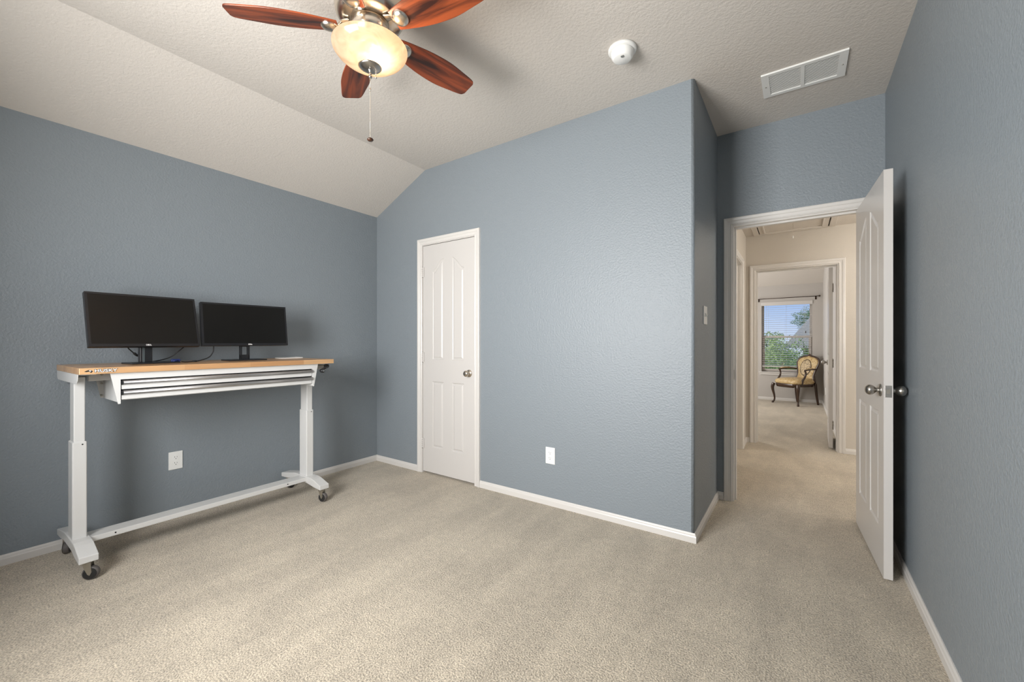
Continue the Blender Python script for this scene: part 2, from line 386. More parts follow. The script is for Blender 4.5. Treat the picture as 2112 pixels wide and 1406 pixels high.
# strike plate on the left jamb
tag(MB().rbox(-.3895, -.3882, YD+.004, YD+.034, .905, .975, .0006).build('strike_plate', M['satin']), 'small satin metal strike plate on the left jamb of the bedroom doorway', 'strike plate')

BB = [(0, 0), (.013, 0), (.013, .034), (.010, .040), (.0085, .047), (.004, .055), (0, .055)]
def baseboard(name, pts, side):
    """pts polyline on floor along the wall face, side=+1: room lies to the left of travel"""
    P = [Vector((p[0], p[1])) for p in pts]; n = len(BB); V = []; F = []
    for i, p in enumerate(P):
        ns = []
        if i > 0: d = (P[i]-P[i-1]).normalized(); ns.append(Vector((-d.y, d.x))*side)
        if i < len(P)-1: d = (P[i+1]-P[i]).normalized(); ns.append(Vector((-d.y, d.x))*side)
        k = ns[0] if len(ns) == 1 else (ns[0]+ns[1])/(1+ns[0].dot(ns[1]))
        for t, z in BB: V.append((p.x+k.x*t, p.y+k.y*t, z))
    for s_ in range(len(P)-1):
        for i in range(n): F.append((s_*n+i, s_*n+(i+1) % n, (s_+1)*n+(i+1) % n, (s_+1)*n+i))
    F.append(tuple(range(n))); F.append(tuple((len(P)-1)*n+i for i in range(n)))
    return struct(MB().add(V, F).build(name, M['trim']))
baseboard('baseboard_left', [(XL, YR), (XL, YC), (D1[0]-.06, YC)], -1)
baseboard('baseboard_closet', [(D1[1]+.06, YC), (XB, YC), (XB, YD), (D2[0]-.061, YD)], -1)
baseboard('baseboard_right', [(XR, YD), (XR, YR)], -1)
baseboard('baseboard_rear', [(XR, YR), (XL, YR)], -1)
baseboard('baseboard_hall_left', [(HX, YD+.12), (HX, D4[0]-.061)], -1)
baseboard('baseboard_hall_corner', [(HX, D4[1]+.061), (HX, YH), (D3[0]-.061, YH)], -1)
baseboard('baseboard_hall_far', [(D3[1]+.061, YH), (2.9, YH)], -1)
baseboard('baseboard_far_room', [(-2.6, YF), (FX, YF), (FX, YH+.12)], -1)

# ------------------------------------------------------------------ doors
def offset(poly, d):
    n = len(poly); out = []
    for i in range(n):
        p0 = Vector(poly[i-1]); p1 = Vector(poly[i]); p2 = Vector(poly[(i+1) % n])
        a = (p1-p0).normalized(); b = (p2-p1).normalized(); na = Vector((-a.y, a.x)); nb = Vector((-b.y, b.x))
        k = (na+nb)/max(.3, 1+na.dot(nb)); out.append((p1.x+k.x*d, p1.y+k.y*d))
    return out
def door_slab(w, h, t, st=.115, mid=.10):
    """local: x 0..w, y 0..t, z 0..h; panels on both faces"""
    pw = (w-2*st-mid)/2; panels = []
    for s_ in (0, 1):
        a = st if s_ == 0 else st+pw+mid; b_ = a+pw
        def low(d, a=a, b_=b_): return [(a+d, .225+d), (b_-d, .225+d), (b_-d, .815-d), (a+d, .815-d)]
        def up(d, a=a, b_=b_, s_=s_):
            out = [(a+d, 1.01+d), (b_-d, 1.01+d)]
            for i in range(15):
                q = i/14; u = (b_-d)-(b_-a-2*d)*q; k = (u-a)/(b_-a) if s_ == 0 else (b_-u)/(b_-a); k = k*k*(3-2*k)
                out.append((u, 1.80+.10*k-d*1.45))
            return out
        panels += [low, up]
    mb = MB()
    for yf, sg in ((0, 1), (t, -1)):
        b = bmesh.new(); loops = [[(0, 0), (w, 0), (w, h), (0, h)]]+[p(0) for p in panels]; edges = []; ringv = []
        for lp in loops:
            vs = [b.verts.new((u, yf, z)) for u, z in lp]; ringv.append(vs)
            for i in range(len(vs)): edges.append(b.edges.new((vs[i], vs[(i+1) % len(vs)])))
        bmesh.ops.triangle_fill(b, use_beauty=True, use_dissolve=False, edges=edges)
        for lp, vs in zip(panels, ringv[1:]):
            prev = vs
            for off, dep in ((.004, .005), (.009, .0075), (.016, .0065), (.026, .0015)):
                q = [b.verts.new((u, yf+sg*dep, z)) for u, z in lp(off)]
                for i in range(len(q)): b.faces.new((prev[i], prev[(i+1) % len(q)], q[(i+1) % len(q)], q[i]))
                prev = q
            f = b.faces.new(prev); bmesh.ops.triangulate(b, faces=[f])
        b.verts.index_update(); mb.add([v.co.copy() for v in b.verts], [tuple(v.index for v in f.verts) for f in b.faces]); b.free()
    mb.add([(0, 0, 0), (w, 0, 0), (w, t, 0), (0, t, 0), (0, 0, h), (w, 0, h), (w, t, h), (0, t, h)], [(0, 1, 2, 3), (4, 5, 6, 7), (0, 4, 7, 3), (1, 5, 6, 2)])
    return mb
EGG = [(0, -.062), (.010, -.0615), (.018, -.058), (.0245, -.050), (.0265, -.042), (.0245, -.034), (.019, -.026), (.0125, -.020), (.0105, -.017), (.0125, -.012), (.013, -.009), (.030, -.007), (.032, -.003), (.032, 0)]
ROUND = [(0, -.058), (.012, -.0575), (.021, -.054), (.0255, -.047), (.0265, -.040), (.0235, -.032), (.015, -.026), (.011, -.022), (.0115, -.012), (.013, -.009), (.029, -.007), (.031, -.003), (.031, 0)]
def knob(parent, x, y, z, prof, sg=1, k=1):
    p = [(r, h*sg*k) for r, h in prof]
    return MB().lathe(p, (x, y, z), 'y', 28).build('doorknob', M['satin'] if prof is EGG else M['nickel'], parent, local=True)
# closet door (closed)
d1 = struct(thing('door_1', 'narrow white closed closet door with four moulded panels in the blue wall', 'door', (D1[0]+.005, YC+.002, .016)))
door_slab(D1[1]-D1[0]-.010, 2.035, .035).build('door_slab', M['doorp'], d1, local=True)
knob(d1, .610-.060, 0, .905, ROUND)
def hinge(parent, x, y, z, m, local=True):
    mb = MB()
    for i in range(5): mb.lathe([(.006, z-.044+i*.0178), (.006, z-.044+i*.0178+.0170)], (x, y, 0), 'z', 12)
    mb.lathe([(.0035, z-.048), (.0035, z+.049)], (x, y, 0), 'z', 8)
    mb.box(x-.004, x+.018, y+.002, y+.006, z-.044, z+.045)
    return mb.build('hinge', m, parent, local=local)
for z in (.25, 1.03, 1.80): hinge(d1, -.004, -.008, z, M['doorp'])
# dark closet behind the gap of the door
struct(MB().box(D1[0]-.2, D1[1]+.2, YC+.3, YC+.32, 0, 2.3).build('wall_closet_inside', M['grey']))
# open room door; local +x from hinge to free edge, visible (hall-side) face at y=0
ang = math.atan2(2.715-3.470, .349-.312)
d2 = struct(thing('door_2', 'white four panel bedroom door standing open against the right blue wall', 'door', (.312, 3.470, .014), ang))
door_slab(.757, 2.02, .035, .118, .10).build('door_slab', M['doorp'], d2, local=True)
knob(d2, .757-.062, 0, .925, EGG); knob(d2, .757-.062, .035, .925, EGG, -1)
mb = MB().rbox(.7565, .7585, .0045, .0305, .925-.029, .925+.029, .0008); mb.build('latch_plate', M['satin'], d2, local=True)
mb = MB().prism([(.7575, .010), (.768, .022), (.7575, .024)], .914, .936, 'z'); mb.build('latch_bolt', M['zinc'], d2, local=True)
for z in (.20, 1.0, 1.80): hinge(d2, -.004, .040, z, M['satin'])
# far room door, opened into the far room
d3 = struct(thing('door_3', 'white panel door of the far bedroom swung open into that room', 'door', (.318, 5.712, .018), R(88.3)))
# local y points to -x after the turn; slab occupies local y 0..035 (room side toward -x)
door_slab(.70, 1.985, .035, .105, .09).build('door_slab', M['doorp'], d3, local=True)
knob(d3, .64, .035, .915, EGG, -1)
for z in (.25, .93, 1.76): hinge(d3, -.004, .0, z, M['satin'])

# ------------------------------------------------------------------ windows
def window(name, op, yin, yout, label, rail, out=1):
    w = struct(thing(name, label, 'window', ((op[0]+op[1])/2, yin, op[3])))
    x0, x1, zt, zb = op; ym = yin+out*.085; y2 = yin+out*.115
    def B(mb, a, b_, c_, d, yy0=ym, yy1=y2): mb.box(a, b_, min(yy0, yy1), max(yy0, yy1), c_, d)
    mb = MB(); B(mb, x0, x0+.04, zb, zt); B(mb, x1-.04, x1, zb, zt); B(mb, x0+.04, x1-.04, zt-.04, zt); B(mb, x0+.04, x1-.04, zb, zb+.035)
    mb.build('window_frame', M['vinyl'], w)
    mb = MB(); s0 = ym-out*.022; s1 = ym-out*.0005
    B(mb, x0+.015, x0+.055, zb+.02, rail, s0, s1); B(mb, x1-.055, x1-.015, zb+.02, rail, s0, s1); B(mb, x0+.002, x1-.002, rail, rail+.022, s0, s1); B(mb, x0+.055, x1-.055, rail-.02, rail, s0, s1); B(mb, x0+.055, x1-.055, zb+.02, zb+.055, s0, s1)
    mb.build('window_sash', M['vinyl'], w)
    MB().box(x0+.0555, x1-.0555, yin+out*.072, yin+out*.075, zb+.0555, zt-.0405).build('window_pane', M['glass'], w)
    return w
w1 = window('window_1', WF, YF, YF+.12, 'far room window with two sashes behind a white blind', 1.285)
mb = MB(); mb.rbox(WF[0]-.045, WF[1]+.045, YF-.03, YF+.075, WF[3]-.022, WF[3], .004); mb.rbox(WF[0]-.03, WF[1]+.03, YF-.016, YF, WF[3]-.065, WF[3]-.022, .003)
mb.build('window_sill', M['trim'], w1)
w2 = window('window_2', WR, YR, YR-.12, 'wide bedroom window on the rear wall behind the viewer', 1.42, -1)
MB().rbox(WR[0]-.045, WR[1]+.045, YR-.075, YR+.03, WR[3]-.022, WR[3], .004).build('window_sill', M['trim'], w2)

# blind in the far window
x0, x1 = WF[0]+.008, WF[1]-.008
bl = thing('window_blind', 'white horizontal slat blind lowered over the far room window', 'blind', ((x0+x1)/2, YF+.035, .68))
MB().rbox(WF[0]-.008, WF[1]+.008, YF-.012, YF+.004, 1.925, 2.0, .004).build('valance', M['blind'], bl)
mb = MB(); z = .715; n = 0
while z < 1.93:
    T = Matrix.Translation((0, YF+.036, z)) @ Matrix.Rotation(R(7), 4, 'X'); mb.box(x0, x1, -.022, .022, -.0012, .0012, T); z += .0435
mb.build('slats', M['blind'], bl)
MB().rbox(x0, x1, YF+.012, YF+.060, .672, .694, .004).build('bottom_rail', M['blind'], bl)
mb = MB()
for x in (x0+.11, (x0+x1)/2, x1-.11): mb.tube([(x, YF+.013, 1.93), (x, YF+.013, .69)], .0012, 6)
mb.build('ladder_cord', M['blind'], bl)
for x, za, zb in ((x1-.095, 1.9, 1.38), (x1-.125, 1.26, 1.09), (x0+.075, 1.9, 1.12)):
    mb = MB().tube([(x, YF+.006, 1.93), (x, YF+.006, zb)], .0011, 6); mb.build('pull_cord', M['blind'], bl)
    MB().lathe([(.003, .02), (.008, .005), (.009, -.012), (.004, -.022)], (x, YF+.006, zb), 'z', 10).build('cord_tassel', M['bronze'], bl)
# curtain rod
ro = thing('curtain_rod', 'thin dark metal curtain rod above the far room window', 'curtain rod', (-.17, YF-.07, 2.06))
MB().tube([(-.70, YF-.075, 2.06), (.335, YF-.075, 2.07)], .007, 10).build('rod', M['bronze'], ro)
for x, z in ((-.705, 2.06), (.345, 2.07)): MB().lathe([(0, -.018), (.011, -.015), (.016, 0), (.011, .015), (0, .018)], (x, YF-.075, z), 'x', 12).build('finial', M['bronze'], ro)
for x in (-.66, .29):
    mb = MB().tube([(x, YF-.075, 2.052), (x, YF-.04, 2.045), (x, YF, 2.045)], .005, 8); mb.box(x-.012, x+.012, YF-.006, YF, 2.01, 2.07); mb.build('bracket', M['bronze'], ro)

# ------------------------------------------------------------------ electrical plates, vent, detector
def outlet(x, y, z, nx, ny, label, group='duplex wall outlets'):
    """plate on a wall; (nx,ny) normal into room"""
    t = thing('wall_outlet', label, 'outlet', (x, y, z), math.atan2(ny, nx)-pi/2+pi, group)
    # local: -y is out of the wall
    MB().rbox(-.0385, .0385, -.006, 0, -.060, .060, .003, 2).build('cover_plate', M['plastic'], t, local=True)
    for zz in (.0195, -.0195):
        mb = MB(); pr = []
        for i in range(24):
            a = 2*pi*i/24; pr.append((max(-.0155, min(.0155, .0175*cos(a))), zz+.0142*sin(a)))
        mb.prism(pr, -.0085, -.005, 'y'); f = mb.build('receptacle', M['plastic'], t, local=True)
        mb = MB(); mb.box(-.0075, -.0055, -.0088, -.008, zz+.001, zz+.009); mb.box(.0052, .0072, -.0088, -.008, zz+.002, zz+.008)
        mb.lathe([(.0026, -.0088), (.0026, -.008)], (0, 0, zz-.0065), 'y', 10); mb.build('slot', M['dark'], f, local=True)
    return t
outlet(XL, .978, .382, 1, 0, 'white duplex outlet on the left wall below the workbench')
outlet(-1.470, YC, .360, 0, -1, 'white duplex outlet on the closet wall right of the closet door')
outlet(FX, 8.95, .325, -1, 0, 'white outlet low on the right wall of the far room')
sw = thing('light_switch', 'white light switch plate on the narrow wall beside the doorway', 'light switch', (XB, 2.93, 1.358), R(90))
MB().rbox(-.058, .058, -.006, 0, -.06, .06, .003).build('cover_plate', M['plastic'], sw, local=True)
for x in (-.023, .023): MB().prism([(-.006, -.012), (-.006, .012), (-.016, .009), (-.012, -.004)], x-.005, x+.005, 'x').build('toggle', M['plastic'], sw, local=True)

sd = thing('smoke_detector', 'round white smoke detector on the flat ceiling near the closet corner', 'smoke detector', (-.765, 2.125, HC))
MB().lathe([(.073, 0), (.073, -.012), (.069, -.017), (.060, -.018)], (-.765, 2.125, HC), 'z', 40).build('mounting_base', M['plastic'], sd)
MB().lathe([(.058, -.014), (.060, -.024), (.056, -.042), (.047, -.054), (.044, -.056), (0, -.057)], (-.765, 2.125, HC), 'z', 40).build('sensor_housing', M['plastic'], sd)
MB().lathe([(.009, 0), (.009, -.002)], (-.755, 2.10, HC-.0565), 'z', 14).build('test_button', M['satin'], sd)

vt = thing('return_air_grille', 'white rectangular louvred return air grille on the ceiling by the doorway', 'vent', (.025, 2.932, HC))
vx0, vx1, vy0, vy1 = -.177, .225, 2.800, 3.062
mb = MB(); fw = .032
for a in ((vx0, vx1, vy0, vy0+fw*.8), (vx0, vx1, vy1-fw*.8, vy1), (vx0, vx0+fw*1.2, vy0+fw*.8, vy1-fw*.8), (vx1-fw*1.2, vx1, vy0+fw*.8, vy1-fw*.8)): mb.box(*a, HC-.009, HC)
xm = (vx0+vx1)/2; mb.box(xm-.009, xm+.009, vy0+fw*.8, vy1-fw*.8, HC-.009, HC)
mb.build('grille_frame', M['plastic'], vt)
mb = MB(); y = vy0+.030
while y < vy1-.030:
    T = Matrix.Translation((0, y, HC-.006)) @ Matrix.Rotation(R(16), 4, 'X'); mb.box(vx0+.03, vx1-.03, -.005, .005, -.0006, .0006, T); y += .0115
mb.build('louvres', M['plastic'], vt)
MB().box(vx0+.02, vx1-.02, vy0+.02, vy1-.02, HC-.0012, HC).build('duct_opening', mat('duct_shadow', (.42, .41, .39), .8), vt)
for x in (vx0+.019, vx1-.019): MB().lathe([(.004, -.009), (.004, -.0115), (0, -.012)], (x, 2.932, HC), 'z', 12).build('screw', M['zinc'], vt)

# attic hatch in the hall ceiling
ah = thing('attic_hatch', 'painted attic access panel with moulding and pull cord in the hall ceiling', 'attic hatch', (-.04, 5.1, HL))
hx0, hx1, hy0, hy1 = -.36, .27, 4.2, 5.53
mb = MB()
for a in ((hx0-.06, hx0-.006, hy0-.05, hy1+.035), (hx1+.006, hx1+.06, hy0-.05, hy1+.035), (hx0-.006, hx1+.006, hy1+.006, hy1+.035), (hx0-.006, hx1+.006, hy0-.05, hy0-.006)): mb.box(*a, HL-.012, HL)
mb.build('hatch_frame', M['ceil'], ah, bevel=.003)
MB().box(hx0-.007, hx1+.007, hy0-.007, hy1+.007, HL-.001, HL+.0).build('hatch_gap', M['dark'], ah)
MB().box(hx0+.004, hx1-.004, hy0, hy1+.004, HL-.008, HL-.001).build('hatch_panel', M['ceil'], ah)
mb = MB()
for a in ((hx0+.045, hx0+.06, hy0+.05, hy1-.05), (hx1-.06, hx1-.045, hy0+.05, hy1-.05), (hx0+.045, hx1-.045, hy1-.065, hy1-.05), (hx0+.045, hx1-.045, hy0+.05, hy0+.065)): mb.box(*a, HL-.018, HL-.008)
mb.build('hatch_moulding', M['ceil'], ah, bevel=.003)
mb = MB().tube([(-.04, 5.2, HL-.008), (-.04, 5.2, 2.285)], .0012, 6); cd = mb.build('pull_cord', M['zinc'], ah)
MB().lathe([(.003, .012), (.006, 0), (.006, -.014), (.003, -.018)], (-.04, 5.2, 2.285), 'z', 10).build('cord_knob', M['plastic'], cd)
# unseen flush dome lamps of side room and hall, the latter added for brightness
for (x, y, z, pw, lb) in ((1.15, 4.5, HL, 27, 'unseen white flush dome lamp added on the hall ceiling for brightness'), (-1.3, 4.85, HL, 26, 'white flush dome lamp on the ceiling of the small side room')):
    t = thing('unseen_ceiling_lamp', lb, 'ceiling lamp', (x, y, z))
    MB().lathe([(.15, 0), (.15, -.02), (.14, -.022)], (x, y, z), 'z', 32).build('lamp_base', M['nickel'], t)
    MB().lathe([(.14, -.02), (.13, -.05), (.09, -.08), (.04, -.094), (0, -.097)], (x, y, z), 'z', 32).build('lamp_shade', emit('lit_dome', (1, .86, .66), 2.0), t)
    light('unseen_lamp_light', 'POINT', (x, y, z-.2), (0, 0, 0), pw, (1, .95, .88), shadow_soft_size=.12)

# ------------------------------------------------------------------ ceiling fan
FXc, FYc = -1.495, 1.09
fan = thing('ceiling_fan', 'five blade cherry wood ceiling fan with lit alabaster bowl and nickel body', 'ceiling fan', (FXc, FYc, HC))
c0 = (FXc, FYc, 0)
MB().lathe([(.085, HC), (.088, HC-.01), (.080, HC-.035), (.055, HC-.05), (.05, HC-.06)], c0, 'z', 48).build('canopy', M['nickel'], fan)
mb = MB().lathe([(.05, 2.70), (.105, 2.693), (.132, 2.672), (.142, 2.640), (.143, 2.590), (.138, 2.565), (.128, 2.548), (.118, 2.542), (.075, 2.540)], c0, 'z', 64)
mb.build('motor_housing', M['nickel'], fan)
slot_mat = mat('slot_shadow', (.30, .22, .14), .5, metal=.8)
for k in range(20):
    mb = MB(); a = 2*pi*k/20; T = Matrix.Translation((FXc, FYc, 2.568)) @ Matrix.Rotation(a, 4, 'Z') @ Matrix.Translation((.1345, 0, 0)) @ Matrix.Rotation(R(18), 4, 'Y')
    mb.rbox(-.002, .002, -.007, .007, -.013, .013, .0015, 2, T); mb.build('vent_slot', slot_mat, fan)
MB().lathe([(.075, 2.54), (.078, 2.53), (.078, 2.50), (.070, 2.485), (.062, 2.475), (.060, 2.430), (.052, 2.42)], c0, 'z', 48).build('switch_housing', M['nickel'], fan)
# light bowl: double walled open glass
prof = [(.020, 2.352), (.050, 2.355), (.085, 2.367), (.115, 2.385), (.137, 2.403), (.150, 2.420), (.1535, 2.430), (.1535, 2.433), (.150, 2.4335)]
inn = [(.147, 2.421), (.134, 2.4055), (.112, 2.389), (.083, 2.371), (.050, 2.359), (.020, 2.356)]
MB().lathe(prof, c0, 'z', 64, cap=False).build('light_bowl', M['bowl'], fan)
MB().lathe([(0, 2.340), (.014, 2.340), (.030, 2.344), (.042, 2.350), (.0465, 2.3555), (.045, 2.358), (0, 2.3585)][::-1], c0, 'z', 40, cap=False).build('bowl_cap', M['satin'], fan)
MB().lathe([(0, 2.306), (.005, 2.307), (.008, 2.313), (.006, 2.320), (.0045, 2.325), (.006, 2.331), (.011, 2.341)], c0, 'z', 20, cap=False).build('finial', M['satin'], fan)
# lamp sockets and bulbs inside the bowl
for k, a in enumerate((R(18), R(138), R(258))):
    bx, by = FXc+.045*cos(a), FYc+.045*sin(a)
    MB().lathe([(.013, 2.455), (.013, 2.43), (.010, 2.428)], (bx, by, 0), 'z', 16).build('bulb_socket', M['plastic'], fan)
for k, (dx, dy) in enumerate(((.038, .0),)):
    light('ceiling_fan_lamp', 'POINT', (FXc+dx, FYc+dy, 2.415), (0, 0, 0), 6.5, (1, .74, .50), shadow_soft_size=.022)
# blades
def bladew(t):   # half width along blade 0..1
    pts = [(0, .040), (.10, .050), (.35, .068), (.6, .073), (.82, .062), (.94, .054), (.985, .046), (1, .032)]
    for (a, wa), (b_, wb) in zip(pts, pts[1:]):
        if t <= b_:
            i = pts.index((a, wa)); q = (t-a)/(b_-a); w0 = pts[max(i-1, 0)]; w3 = pts[min(i+2, len(pts)-1)]
            m1 = (wb-w0[1])/(b_-w0[0])*(b_-a) if b_ > w0[0] else 0; m2 = (w3[1]-wa)/(w3[0]-a)*(b_-a)
            return wa*(2*q**3-3*q*q+1)+m1*(q**3-2*q*q+q)+wb*(3*q*q-2*q**3)+m2*(q**3-q*q)
    return .032
def blade_parts(ang, first=None):
    r0, r1 = .128, .552
    Tt = Matrix.Translation((0, 0, 2.512-HC)) @ Matrix.Rotation(R(-14.5), 4, 'X')
    if first: # copy the first blade and its bracket, turned about the fan axis
        for src in first:
            o = src.copy(); C.objects.link(o); o.parent = fan; o.rotation_euler = (0, 0, ang)
            for ch in src.children:
                q = ch.copy(); C.objects.link(q); q.parent = o
        return first
    n = 26; V = []; F = []
    xs = [r0+(r1-r0)*(1-(1-i/n)**1.5) for i in range(n+1)]
    for z in (-.003, .003):
        for x in xs:
            w = bladew((x-r0)/(r1-r0)); V.append((x, -w*.92, z)); V.append((x, w*1.05, z))
    m = 2*(n+1)
    for i in range(n):
        F.append((2*i, 2*i+1, 2*i+3, 2*i+2)); F.append((m+2*i, m+2*i+2, m+2*i+3, m+2*i+1))
        F.append((2*i, 2*i+2, m+2*i+2, m+2*i)); F.append((2*i+1, m+2*i+1, m+2*i+3, 2*i+3))
    F.append((0, m, m+1, 1)); F.append((2*n, 2*n+1, m+2*n+1, m+2*n))
    bo = MB().add([Tt @ Vector(v) for v in V], F).build('fan_blade', M['blade'], fan, local=True, bevel=.0015); bo.rotation_euler = (0, 0, ang)
    # bracket: arm from the motor, ending in a rounded medallion under the blade root
    mb = MB()
    arm = spline([(.085, 0, 2.535-HC), (.115, 0, 2.528-HC), (.130, 0, 2.508-HC), (.150, 0, 2.500-HC), (.166, 0, 2.499-HC)], 5)
    mb.tube(arm, [(.020-.006*sin(pi*min(1, i/12)), .006) for i in range(len(arm))], 12)
    br = mb.build('blade_bracket', M['nickel'], fan, local=True); br.rotation_euler = (0, 0, ang)
    mb = MB().lathe([(.034, .004), (.036, -.002), (.033, -.010), (.026, -.017), (.014, -.021), (0, -.022)][::-1], (.164, 0, 0), 'z', 28, T=Tt, cap=False)
    mb.build('medallion', M['nickel'], br, local=True)
    return [bo, br]
a0 = R(153.6)
first = blade_parts(a0)
for k in range(1, 5): blade_parts(a0+k*2*pi/5, first)
def chain(name, x, y, z0, z1, n):
    mb = MB()
    for i in range(n):
        z = z0+(z1-z0)*i/(n-1); mb.lathe([(0, -.0019), (.0016, -.001), (.0016, .001), (0, .0019)], (x, y, z), 'z', 6, cap=False)
    mb.tube([(x, y, z0), (x, y, z1)], .0006, 5)
    return mb.build(name, M['nickel'], fan)
ch = chain('pull_chain', FXc, FYc, 2.306, 2.052, 60)
MB().lathe([(0, -.006), (.010, -.005), (.0135, 0), (.010, .005), (0, .007)], (FXc, FYc, 2.045), 'z', 20).build('chain_weight', mat('dark_wood_knob', (.05, .02, .01), .35), ch)
MB().lathe([(.002, -.006), (.0035, 0), (.002, .006)], (FXc, FYc, 2.258), 'z', 10).build('chain_joint', M['nickel'], ch)
mb = MB(); ch2 = chain('pull_chain', FXc+.022, FYc+.012, 2.352, 2.318, 9)
MB().lathe([(.0015, -.007), (.0042, -.003), (.0030, .004), (.0015, .007)], (FXc+.022, FYc+.012, 2.309), 'z', 10).build('chain_joint', M['nickel'], ch2)

# ------------------------------------------------------------------ workbench
wb = thing('workbench', 'white adjustable height workbench with butcher block top and two drawers on casters', 'workbench', (-3.14, 1.095, 0))
TX0, TX1, TY0, TY1, TZ = -3.430, -2.850, .431, 1.758, 1.055
MB().rbox(TX0, TX1, TY0, TY1, TZ-.031, TZ, .0015, 2).build('worktop', M['butcher'], wb)
# logo on the front edge: black emblem and outlined lettering
Tl = Matrix.Translation((TX1+.0008, .525, TZ-.0155)) @ Matrix(((0, 0, 1, 0), (1, 0, 0, 0), (0, 1, 0, 0), (0, 0, 0, 1)))
lg = text_mb('HUSKY', .0200, Tl @ Matrix.Scale(1.30, 4, (1, 0, 0)), .0004, .0016).build('logo_outline', M['black'], wb)
text_mb('HUSKY', .0200, Matrix.Translation((.0006, 0, 0)) @ Tl @ Matrix.Scale(1.30, 4, (1, 0, 0)), .0004, .0003).build('logo_lettering', M['white_ink'], lg)
def yz(pts, x, t): return MB().prism([(.438+a*.001, TZ-.0155+b_*.001) for a, b_ in pts], x, x+t, 'x')
yz([(10, -1), (16, 2), (22, 4), (28, 7), (30, 5), (33, 5), (40, 0), (36, -7), (33, -8), (30, -3), (25, -2), (20, -3), (15, -3)], TX1, .0012).build('logo_emblem', M['black'], wb)
yz([(26, 4), (32, 3.5), (35, 0), (32, -2), (28, 1)], TX1+.0012, .0005).build('logo_emblem_highlight', M['white_ink'], wb)
LP = ((.4375, .492), (1.662, 1.7165))
for s_, (a, b_) in enumerate(LP):
    lg = MB().rbox(-3.158, -3.055, a, b_, .150, .665, .006, 3).build('leg', M['steel_white'], wb)
    MB().rbox(-3.153, -3.061, a+.006, b_-.006, .60, 1.0, .005, 3).build('leg_extension', M['steel_white'], lg)
    MB().lathe([(.0035, 0), (.0035, .001)], (-3.0555, (a+b_)/2+.010, .650), 'x', 10).build('screw', M['dark'], lg)
    # foot: arched bar front to back
    f0, f1 = a-.006, b_+.010
    pf = [(-2.862, .098), (-2.862, .130), (-2.960, .158), (-3.000, .165), (-3.215, .165), (-3.260, .158), (-3.425, .130), (-3.425, .098), (-3.33, .104), (-3.24, .118), (-3.05, .118), (-2.95, .104)]
    MB().prism(pf, f0, f1, 'y').build('foot', M['steel_white'], wb, bevel=.003)
    # channel under the top over the leg
    pc = [(-2.872, 1.0235), (-3.410, 1.0235), (-3.406, .990), (-3.385, .975), (-2.905, .975), (-2.885, .990)]
    mb = MB()
    if s_ == 0: mb.prism(pc, a-.008, a-.005, 'y')
    else: mb.prism(pc, b_+.005, b_+.008, 'y')
    mb.box(-3.40, -2.885, a-.005, b_+.005, 1.019, 1.0235)
    mb.build('top_bracket', M['steel_white'], wb, bevel=.001)
    for fx, rot in ((-2.905, R(58) if s_ == 0 else R(20)), (-3.375, R(-20) if s_ == 0 else R(100))):
        yc = (f0+f1)/2; T = Matrix.Translation((fx, yc, 0)) @ Matrix.Rotation(rot, 4, 'Z')
        hb = MB(); hb.box(-.024, .024, -.022, .022, .0955, .0985, T); hb.lathe([(.017, .086), (.019, .090), (.019, .0955)], (0, 0, 0), 'z', 20, T=T)
        for sg in (-1, 1):
            hb.prism([(-.016, .090), (.020, .090), (.024, .040), (.016, .024), (.008, .030)], sg*.0155-.0012, sg*.0155+.0012, 'y', T=T)
        hb.box(-.016, .020, -.0165, .0165, .086, .0885, T)
        cs = hb.build('caster', M['zinc'], wb)
        wv = MB().lathe([(.0, -.0135), (.024, -.0135), (.0315, -.011), (.033, -.006), (.033, .006), (.0315, .011), (.024, .0135), (.0, .0135)], (.016, 0, .033), 'y', 28, T=T)
        wo_ = wv.build('wheel', M['greyrub'], cs)
        hv = MB()
        for sg in (-1, 1): hv.lathe([(.027, 0), (.027, sg*.0008), (0, sg*.0012)], (.016, sg*.0136, .033), 'y', 24, T=T, smooth=False)
        hv.build('wheel_hub', M['blackm'], wo_)
# lower stretcher and rear apron
mb = MB().rbox(-3.150, -3.050, LP[0][1]+.010, LP[1][0]-.005, .130, .158, .0025); mb.build('stretcher', M['steel_white'], wb)
for y in (.60, 1.52): MB().lathe([(.004, 0), (.004, .001)], (-3.0499, y, .146), 'x', 10).build('bolt_hole', M['dark'], wb)
mb = MB().box(-3.105, -3.065, LP[0][1]+.006, LP[1][0]-.006, .976, 1.0235); mb.build('apron', M['steel_white'], wb, bevel=.002)
for y in (.503, .548):
    MB().lathe([(.006, 0), (.006, .006), (.003, .006), (.003, .014), (0, .014)], (-3.065, y, 1.009), 'x', 10).build('bolt', M['zinc'], wb)
# drawer unit
mb = MB()
y0, y1 = .583, 1.604; xf, xk = -2.866, -3.21; zt, zb = 1.0235, .881
mb.box(xf-.002, xk, y0-.0015, y0, .868, zt); mb.box(xf-.002, xk, y1, y1+.0015, .868, zt); mb.box(xk, xf-.020, y0, y1, zb, zb+.002)
mb.box(xk, xk+.002, y0, y1, zb, zt)
mb.box(xf-.002, xf, y0, y1, .990, zt)             # plain top rail
mb.build('drawer_case', M['steel_white'], wb)
